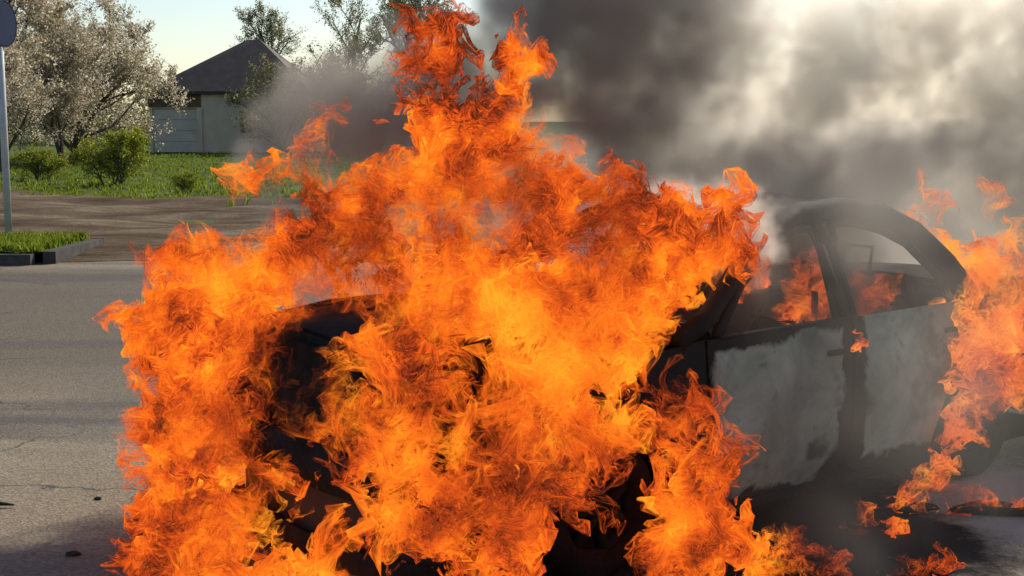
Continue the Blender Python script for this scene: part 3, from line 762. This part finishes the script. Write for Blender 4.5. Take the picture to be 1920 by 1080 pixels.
def make_fire(name, label, blobs, neg=(), h=.0125, lam=.26, amp=.075, L0=.4, thick=.03, hot=.39, cool=.25, zref=1.0, swirl=((1.6, .0055, 9), (.8, .0042, 10)), pad=.3, anis=.75, zones=(), category='fire'):
    B = np.array([b[:6] for b in blobs], float)
    lo = (B[:, :3] - B[:, 3:]).min(0) - pad; hi = (B[:, :3] + B[:, 3:]).max(0) + pad
    lo[2] = max(lo[2], -.02)
    shp = tuple(int(v) for v in np.ceil((hi - lo) / h))
    ax = [(lo[i] + np.arange(shp[i]) * h).astype(np.float32) for i in range(3)]
    X, Y, Z_ = ax[0][:, None, None], ax[1][None, :, None], ax[2][None, None, :]
    def dist(b): return np.sqrt(((X - b[0]) / b[3]) ** 2 + ((Y - b[1]) / b[4]) ** 2 + ((Z_ - b[2]) / b[5]) ** 2)
    S = np.full(shp, -9., np.float32)
    for b in B: np.maximum(S, (1 - dist(b)) * min(b[3:6]), out=S)
    S = np.minimum(np.where(S < 0, S * 2.2, S), .22)
    for b in neg: np.minimum(S, (dist(b) - 1) * min(b[3:6]) * 2.5, out=S)
    Z = S - .45 * amp + amp * grid_noise(shp, h, L0, .016, -2.15, (1, 1, anis))
    G = np.sin(2 * np.pi * Z / lam); G = np.where(Z < 0, np.minimum(G, -.15), G)
    G[:, :, 0] = -.15; G[0] = -.15; G[-1] = -.15; G[:, 0] = -.15; G[:, -1] = -.15; G[:, :, -1] = -.15
    del X, Y, Z_, S, Z
    V, Q = surface_nets(G, lo, h)
    rest = V.copy()
    for s, a, st in swirl:
        for i in range(st): V = V + samp(VEL, V, s) * a
    V[:, 2] = np.maximum(V[:, 2], .004)
    o = mesh_obj(name, V, Q, FLAME, smooth=True)
    T = samp(TEMP, V * np.array([1, .4, .75]), 1.0) * .8 + samp(TEMP, V, .45, 11.) * .3
    t = hot + .3 * T - cool * np.clip((V[:, 2] - zref) / 1.2, 0, 1)
    th = np.clip(thick * np.exp(1.0 * samp(TEMP, V * np.array([1, .4, .8]), 1.1, 31.)), .004, .4)
    for z in zones:
        w = np.exp(-((V - np.array(z[:3])) ** 2 * np.array([1, .4, 1])).sum(1) / z[3] ** 2)
        th = th * np.exp(z[4] * w); t = t + z[5] * w
    a = o.data.attributes.new('sheet_glow', 'FLOAT_COLOR', 'POINT'); a.data.foreach_set('color', np.stack([np.clip(t, 0, 1), th, th * 0, th * 0 + 1], 1).astype(np.float32).ravel())
    a = o.data.attributes.new('rest', 'FLOAT_VECTOR', 'POINT'); a.data.foreach_set('vector', rest.astype(np.float32).ravel())
    tag(o, label, category)
    return o

make_fire('fire', 'roaring yellow-orange fire engulfing the nose, wings and front wheel of the car', [
    (-1.49, 5.90, 0.91, 0.18, 0.25, 0.23), (-1.49, 5.80, 0.64, 0.14, 0.20, 0.28), (-1.42, 5.62, 0.37, 0.15, 0.18, 0.24), (-1.36, 5.38, 0.17, 0.16, 0.15, 0.15), (-1.27, 5.72, .74, .16, .2, .26), (-1.2, 5.55, .46, .16, .15, .2), (-1.18, 6.00, 1.09, 0.34, 0.30, 0.16),
    (-0.78, 6.10, 1.16, 0.37, 0.30, 0.21), (-0.27, 5.60, 1.05, 0.29, 0.35, 0.25), (-0.19, 5.20, 0.89, 0.36, 0.35, 0.27), (0.27, 5.20, 0.98, 0.36, 0.35, 0.27),
    (0.44, 5.80, 1.21, 0.33, 0.35, 0.19), (0.83, 5.60, 1.23, 0.19, 0.25, 0.19), (0.79, 5.62, 1.40, 0.17, 0.18, 0.13), (.6, 5.75, 1.38, .2, .2, .13), (-0.40, 4.95, 0.69, 0.34, 0.25, 0.18), (0.08, 4.80, 0.68, 0.29, 0.25, 0.22),
    (-0.72, 5.20, 0.63, 0.13, 0.15, 0.13), (-1.12, 5.60, 0.59, 0.21, 0.12, 0.08), (-1.18, 5.10, 0.09, 0.27, 0.20, 0.15), (-0.72, 4.80, 0.14, 0.30, 0.20, 0.09),
    (-0.19, 4.60, 0.34, 0.28, 0.20, 0.17), (0.64, 5.10, 0.70, 0.12, 0.15, 0.12), (0.68, 5.00, 0.49, 0.12, 0.15, 0.23), (0.68, 4.85, 0.26, 0.16, 0.15, 0.18), (-1.47, 5.30, 0.05, 0.09, 0.12, 0.11),
    (-0.34, 4.62, 0.80, 0.26, 0.20, 0.22), (-0.16, 4.42, 0.52, 0.26, 0.15, 0.20), (0.10, 4.48, 0.72, 0.24, 0.18, 0.18), (-0.62, 4.85, 0.72, 0.14, 0.14, 0.12), (-0.72, 4.98, 0.55, 0.12, 0.12, 0.08),
    (-1.08, 5.30, 0.55, 0.16, 0.12, 0.10), (-0.85, 5.10, 0.50, 0.16, 0.12, 0.10), (-.82, 5.5, .88, .30, .22, .15), (-.22, 4.95, 1.0, .26, .25, .2), (.1, 4.8, .95, .3, .25, .2)],
    [(-1.0, 5.15, 0.31, 0.20, 0.5, 0.075), (-0.61, 4.90, 0.31, 0.25, 0.5, 0.08), (0.34, 4.90, 0.39, 0.16, 0.50, 0.26)],
    cool=.5, zref=1.12,
    zones=[(-.2, 5.15, 1.02, .36, 1.3, .12), (-.45, 4.85, .75, .25, .7, .05), (-1.45, 5.9, .92, .32, 1.1, .12), (-1.15, 6.0, 1.08, .3, 1.0, .08), (.83, 5.6, 1.23, .3, .5, .05), (.45, 5.7, 1.35, .25, -.3, -.14), (-.8, 4.9, .1, .4, 1.0, .1),
           (.68, 4.9, .4, .32, 1.1, .17), (-1.4, 5.65, .4, .25, .8, .08), (-1.27, 5.72, .7, .2, .8, -.05), (.2, 4.7, .6, .3, .3, .08),
           (-.74, 5.45, .88, .42, -3.2, -.22), (-.62, 4.98, .94, .24, -3.0, -.2), (-1.05, 5.35, .58, .24, -.7, -.14), (-.2, 4.6, .55, .16, -.6, -.05), (-.3, 4.5, .25, .3, .5, .12), (.15, 4.7, .98, .16, -.9, -.08), (-.8, 5.0, .42, .22, -.6, -.08), (-.65, 6.1, 1.3, .35, 0, -.16)])
make_fire('fire', 'tall red-orange flame tongues rising from the hood into the dark smoke', [
    (-0.32, 6.15, 1.54, 0.20, 0.25, 0.29), (-0.37, 6.15, 1.93, 0.13, 0.14, 0.36), (0.00, 6.15, 1.86, 0.11, 0.13, 0.30), (0.17, 6.10, 1.50, 0.22, 0.22, 0.22), (0.45, 6.00, 1.36, 0.15, 0.18, 0.15),
    (-0.65, 6.20, 1.37, 0.27, 0.25, 0.15), (-0.15, 6.10, 1.28, 0.29, 0.25, 0.15), (-1.16, 6.20, 1.52, 0.10, 0.10, 0.07), (-0.97, 6.20, 1.49, 0.10, 0.10, 0.11), (-0.87, 6.20, 1.81, 0.04, 0.06, 0.07)],
    h=.0135, lam=.2, amp=.085, L0=.4, neg=[(-.15, 6.0, 1.62, .07, .6, .2), (.33, 6.0, 1.66, .1, .6, .12)], thick=.017, hot=.33, cool=.42, zref=1.4, anis=.5)
SW2 = ((1.2, .006, 8), (.6, .003, 8))
make_fire('fire', 'orange flames licking up the rear quarter of the car at the right edge', [
    (2.33, 6.42, 0.78, 0.19, 0.15, 0.29), (2.20, 6.36, 0.5, 0.09, 0.10, 0.27), (2.45, 6.42, 0.55, 0.15, 0.12, 0.12), (2.48, 6.60, 0.98, 0.15, 0.15, 0.2), (2.25, 6.5, 1.0, .1, .1, .15)],
    h=.011, lam=.17, amp=.045, L0=.3, thick=.03, hot=.32, swirl=SW2, pad=.2)
make_fire('fire', 'thin pinkish flame tongue leaning off the rear roof corner', [(2.14, 6.70, 1.33, 0.05, 0.06, 0.10), (2.22, 6.68, 1.20, 0.06, 0.07, 0.12), (2.30, 6.64, 1.08, 0.07, 0.08, 0.1)], h=.009, lam=.12, amp=.035, L0=.25, thick=.02, hot=.3, swirl=SW2, pad=.12)
make_fire('fire', 'second pinkish flame tongue right of the one at the roof corner', [(2.43, 6.80, 1.34, 0.05, 0.06, 0.12), (2.46, 6.76, 1.2, 0.06, 0.07, 0.1)], h=.009, lam=.12, amp=.035, L0=.25, thick=.02, hot=.28, swirl=SW2, pad=.12)
make_fire('fire', 'red flames inside the front side window of the car', [(1.37, 6.30, 0.96, 0.12, 0.13, 0.18)], h=.011, lam=.08, amp=.05, L0=.25, thick=.011, hot=.05, swirl=SW2, pad=.15)
make_fire('fire', 'dim red flames low inside the rear side window', [(1.81, 6.70, 0.90, 0.08, 0.1, 0.12)], h=.011, lam=.08, amp=.05, L0=.25, thick=.006, hot=.12, swirl=SW2, pad=.15)
SW3 = ((.5, .0028, 8),)
GF = [(1.16, 5.19, .193, .17, 'broad low flame on the road beside the front wheel, nearest the camera'),
      (1.00, 5.06, .084, .2, 'flame at the bottom edge between the front wheel fire and the broad low flame'),
      (1.53, 5.72, .042, .16, 'thin slanting flame alone on the blackened road below the front door'),
      (1.64, 5.63, .037, .07, 'tiny flame right of the thin slanting one below the door'),
      (1.56, 5.09, .055, .15, 'small forked flame at the bottom edge, left of a similar one'),
      (1.69, 5.08, .055, .12, 'small forked flame at the bottom edge, rightmost of the two'),
      (1.86, 5.99, .089, .14, 'ragged flame on the road below the rear door'),
      (2.09, 6.42, .095, .19, 'flame under the rear sill just ahead of the rear wheel'),
      (2.20, 6.01, .136, .13, 'wide low flame creeping out on the road behind the rear wheel'),
      (2.36, 5.93, .049, .07, 'tiny flame on the black strip at the right edge')]
for k, (x, y, w, hh, lab) in enumerate(GF):
    rnd = random.Random(k + 90)
    bl = [(x, y, .02, w, .05 + w * .3, .035)]
    for j in range(2 if w < .06 else 4):
        u = rnd.uniform(-.7, .7) * w; q = rnd.uniform(.45, 1.0) * hh
        bl.append((x + u + .02, y + rnd.uniform(-.03, .03), q * .5, w * (.22 if w > .1 else .4) + .008, .02 + w * .15, q * .55))
    o = make_fire('flame', lab, bl, h=.0065, lam=.05, amp=.02, L0=.12, thick=.03, hot=.36, cool=0, swirl=SW3, pad=.06, category='flame'); o['group'] = 'small flames around the car'
o = make_fire('flame', 'tiny flame burning at the front door handle', [(1.54, 5.88, .79, .02, .02, .045)], h=.0055, lam=.04, amp=.015, L0=.1, thick=.12, hot=.6, cool=0, swirl=SW3, pad=.05, category='flame'); o['group'] = 'small flames around the car'

# ------------------------------------------------------------------ smoke
def smoke(name, label, lo, hi, h, field, color, dens, aniso, emis=None):
    lo, hi = np.array(lo, float), np.array(hi, float)
    shp = tuple(int(v) for v in np.round((hi - lo) / h)); 
    ax = [(lo[i] + np.arange(shp[i]) * (hi[i] - lo[i]) / (shp[i] - 1)).astype(np.float32) for i in range(3)]
    D = field(np.broadcast_to(ax[0][:, None, None], shp), np.broadcast_to(ax[1][None, :, None], shp), np.broadcast_to(ax[2][None, None, :], shp), shp, h)
    pts = np.stack(np.meshgrid(*ax, indexing='ij'), -1).reshape(-1, 3)
    me = bpy.data.meshes.new(name); me.vertices.add(len(pts)); me.vertices.foreach_set('co', pts.astype(np.float32).ravel())
    a = me.attributes.new('soot', 'FLOAT', 'POINT'); a.data.foreach_set('value', D.astype(np.float32).ravel())
    o = bpy.data.objects.new(name, me); COL.objects.link(o)
    m = Mat(name + '_gas'); m.t.nodes.remove(m.b)
    pv = m.n('ShaderNodeVolumePrincipled')
    pv.inputs['Color'].default_value = (*color, 1); pv.inputs['Anisotropy'].default_value = aniso
    pv.inputs['Density Attribute'].default_value = ''
    dn = m.math('MULTIPLY', m.n('ShaderNodeAttribute', attribute_name='density').outputs['Fac'], dens)
    m.l(dn, pv.inputs['Density']); m.l(pv.outputs[0], m.out.inputs['Volume'])
    me.materials.append(m.m)
    t = bpy.data.node_groups.new(name + '_grid', 'GeometryNodeTree')
    t.interface.new_socket('Geometry', in_out='INPUT', socket_type='NodeSocketGeometry'); t.interface.new_socket('Geometry', in_out='OUTPUT', socket_type='NodeSocketGeometry')
    N = t.nodes.new; L = t.links.new
    gi, go, vc = N('NodeGroupInput'), N('NodeGroupOutput'), N('GeometryNodeVolumeCube')
    vc.inputs['Min'].default_value = lo; vc.inputs['Max'].default_value = hi
    for k, s in zip('XYZ', shp): vc.inputs['Resolution ' + k].default_value = s
    pos = N('GeometryNodeInputPosition'); sub = N('ShaderNodeVectorMath'); sub.operation = 'SUBTRACT'; sub.inputs[1].default_value = lo; L(pos.outputs[0], sub.inputs[0])
    mul = N('ShaderNodeVectorMath'); mul.operation = 'MULTIPLY'; mul.inputs[1].default_value = (np.array(shp) - 1) / (hi - lo); L(sub.outputs[0], mul.inputs[0])
    add = N('ShaderNodeVectorMath'); add.operation = 'ADD'; add.inputs[1].default_value = (.5, .5, .5); L(mul.outputs[0], add.inputs[0])
    fl = N('ShaderNodeVectorMath'); fl.operation = 'FLOOR'; L(add.outputs[0], fl.inputs[0])
    d = N('ShaderNodeVectorMath'); d.operation = 'DOT_PRODUCT'; d.inputs[1].default_value = (shp[1] * shp[2], shp[2], 1); L(fl.outputs[0], d.inputs[0])
    si = N('GeometryNodeSampleIndex'); si.data_type = 'FLOAT'; si.domain = 'POINT'; si.clamp = True
    na = N('GeometryNodeInputNamedAttribute'); na.data_type = 'FLOAT'; na.inputs['Name'].default_value = 'soot'
    L(gi.outputs[0], si.inputs['Geometry']); L(na.outputs['Attribute'], si.inputs['Value']); L(d.outputs['Value'], si.inputs['Index'])
    L(si.outputs[0], vc.inputs['Density'])
    sm = N('GeometryNodeSetMaterial'); sm.inputs['Material'].default_value = m.m; L(vc.outputs[0], sm.inputs[0]); L(sm.outputs[0], go.inputs[0])
    md = o.modifiers.new('gas_grid', 'NODES'); md.node_group = t
    tag(o, label, 'smoke', kind='stuff')
    return o
def puff(X, Y, Z, blobs):
    D = np.zeros(X.shape, np.float32)
    for (x, y, z, rx, ry, rz, w) in blobs:
        d2 = ((X - x) / rx) ** 2 + ((Y - y) / ry) ** 2 + ((Z - z) / rz) ** 2
        D = np.maximum(D, w * np.clip(1.3 - d2, 0, 1))
    return D
def dark(X, Y, Z, shp, h):
    n = grid_noise(shp, h, 1.0, .04, -2.2); b = 1 - np.abs(grid_noise(shp, h, .5, .03, -2.2))
    D = puff(X + .2 * n, Y, Z + .1 * n, [(.4, 7.2, 2.1, .75, .8, .9, 1.), (.85, 7.1, 2.4, .6, .6, .7, .9), (.75, 7.9, 2.9, .7, .7, .7, .8), (-.9, 6.9, 1.7, .48, .6, .48, .3), (-.45, 7.0, 1.8, .55, .6, .6, .8), (1.55, 7.0, 1.48, .8, .5, .34, .8), (2.3, 7.2, 1.5, .55, .45, .36, .8)])
    return np.clip((D * (.65 + .45 * n + .4 * b) - .12) * 1.35, 0, 1.8)
smoke('smoke', 'dense dark grey smoke rising behind the flames', (-2.2, 5.8, .9), (3.4, 9.2, 4.0), .05, dark, (.5, .465, .425), 4.8, .25)
def pale(X, Y, Z, shp, h):
    n = grid_noise(shp, h, 1.0, .03, -2.2); n2 = grid_noise(shp, h, .7, .03, -2.1); b = 1 - np.abs(grid_noise(shp, h, .4, .02, -2.0)) * 1.2; b2 = 1 - np.abs(grid_noise(shp, h, .2, .015, -2.0))
    D = puff(X + .2 * n + .1 * b, Y, Z + .2 * n2 + .1 * b, [(1.65, 7.8, 2.1, .55, .45, .75, 1.), (2.9, 8.0, 2.25, .65, .45, .8, 1.1), (2.5, 8.1, 2.5, .75, .4, .65, 1.0), (3.2, 8.0, 1.6, .7, .45, .7, 1.1), (1.25, 7.9, 1.8, .35, .35, .5, 1.1), (3.8, 8.3, 2.0, .8, .5, 1.0, 1.3), (3.6, 8.3, 1.1, 1.0, .5, .8, 1.2), (2.2, 8.2, 1.7, .5, .4, .35, .9)])
    return np.clip((D * (.6 + .5 * n2 + .5 * b + .25 * b2) - .16) * 1.8, .04, 2.2) * (D > .02)
smoke('smoke', 'pale cream smoke billowing up over the rear of the car', (.4, 7.0, .05), (5.0, 9.1, 3.6), .043, pale, (.965, .93, .865), 4.8, .5)
def cabin(X, Y, Z, shp, h):
    n = grid_noise(shp, h, .5, .04, -2.2)
    return puff(X, Y, Z, [(1.15, 6.75, 1.05, .45, .4, .3, 1.), (1.55, 7.05, 1.1, .4, .4, .3, 1.), (.8, 6.4, 1.0, .4, .35, .3, 1.), (1.5, 6.9, .7, .6, .5, .4, 1.)]) * np.clip(.8 + .4 * n, 0, 2)
smoke('smoke', 'dark smoke filling the cabin behind the empty side windows', (.2, 5.9, .25), (2.3, 7.8, 1.45), .05, cabin, (.35, .33, .31), 7.5, .1)
def veil(X, Y, Z, shp, h):
    n = grid_noise(shp, h, .8, .05, -2.2)
    return puff(X, Y, Z + .1 * n, [(1.5, 5.2, .6, .8, .5, .8, 1.), (1.8, 5.7, 1.0, .6, .5, .8, 1.), (1.35, 5.75, 1.42, .6, .4, .42, 2.4), (1.0, 5.95, 1.45, .4, .35, .3, 2.6), (1.9, 6.1, 1.4, .5, .35, .3, 1.6)]) * np.clip(.6 + .5 * n, 0, 2)
smoke('smoke', 'thin grey smoke veil hanging in front of the car doors', (.2, 4.2, .05), (3.6, 6.6, 2.2), .07, veil, (.56, .55, .5), .4, .2)
def bank(X, Y, Z, shp, h):
    n = grid_noise(shp, h, .9, .04, -2.2); b = 1 - np.abs(grid_noise(shp, h, .5, .03, -2.1)) * 1.1
    D = puff(X + .15 * n, Y, Z + .15 * n + .06 * b, [(1.2, 9.4, 1.3, .9, .5, .95, 1.), (2.3, 9.5, 1.2, 1.1, .5, 1.0, 1.), (3.4, 9.5, 1.25, 1.1, .5, 1.0, 1.), (4.4, 9.6, 1.2, 1.0, .5, .95, 1.), (2.3, 9.5, 2.0, .6, .4, .5, .5)])
    return D * np.clip(.8 + .45 * n + .45 * b, .2, 2)
smoke('smoke', 'grey bank of smoke beyond the car, below the pale billows', (0, 8.7, .05), (5.6, 10.3, 2.8), .06, bank, (.78, .75, .71), 3.4, .3)
def curl(X, Y, Z, shp, h):
    n = grid_noise(shp, h, .3, .015, -2.1); b = 1 - np.abs(grid_noise(shp, h, .16, .01, -2.0))
    D = puff(X + .05 * n, Y, Z + .05 * n + .02 * b, [(.93, 5.82, 1.4, .2, .18, .16, 1.), (1.05, 5.7, 1.28, .13, .14, .16, 1.), (.75, 5.95, 1.46, .2, .18, .12, .9)])
    return np.clip((D * (.6 + .4 * n + .5 * b) - .15) * 1.6, 0, 2)
smoke('smoke', 'small pinkish curl of smoke edging the flames ahead of the side window', (.35, 5.35, .95), (1.4, 6.3, 1.8), .025, curl, (.9, .82, .76), 9.0, .4)
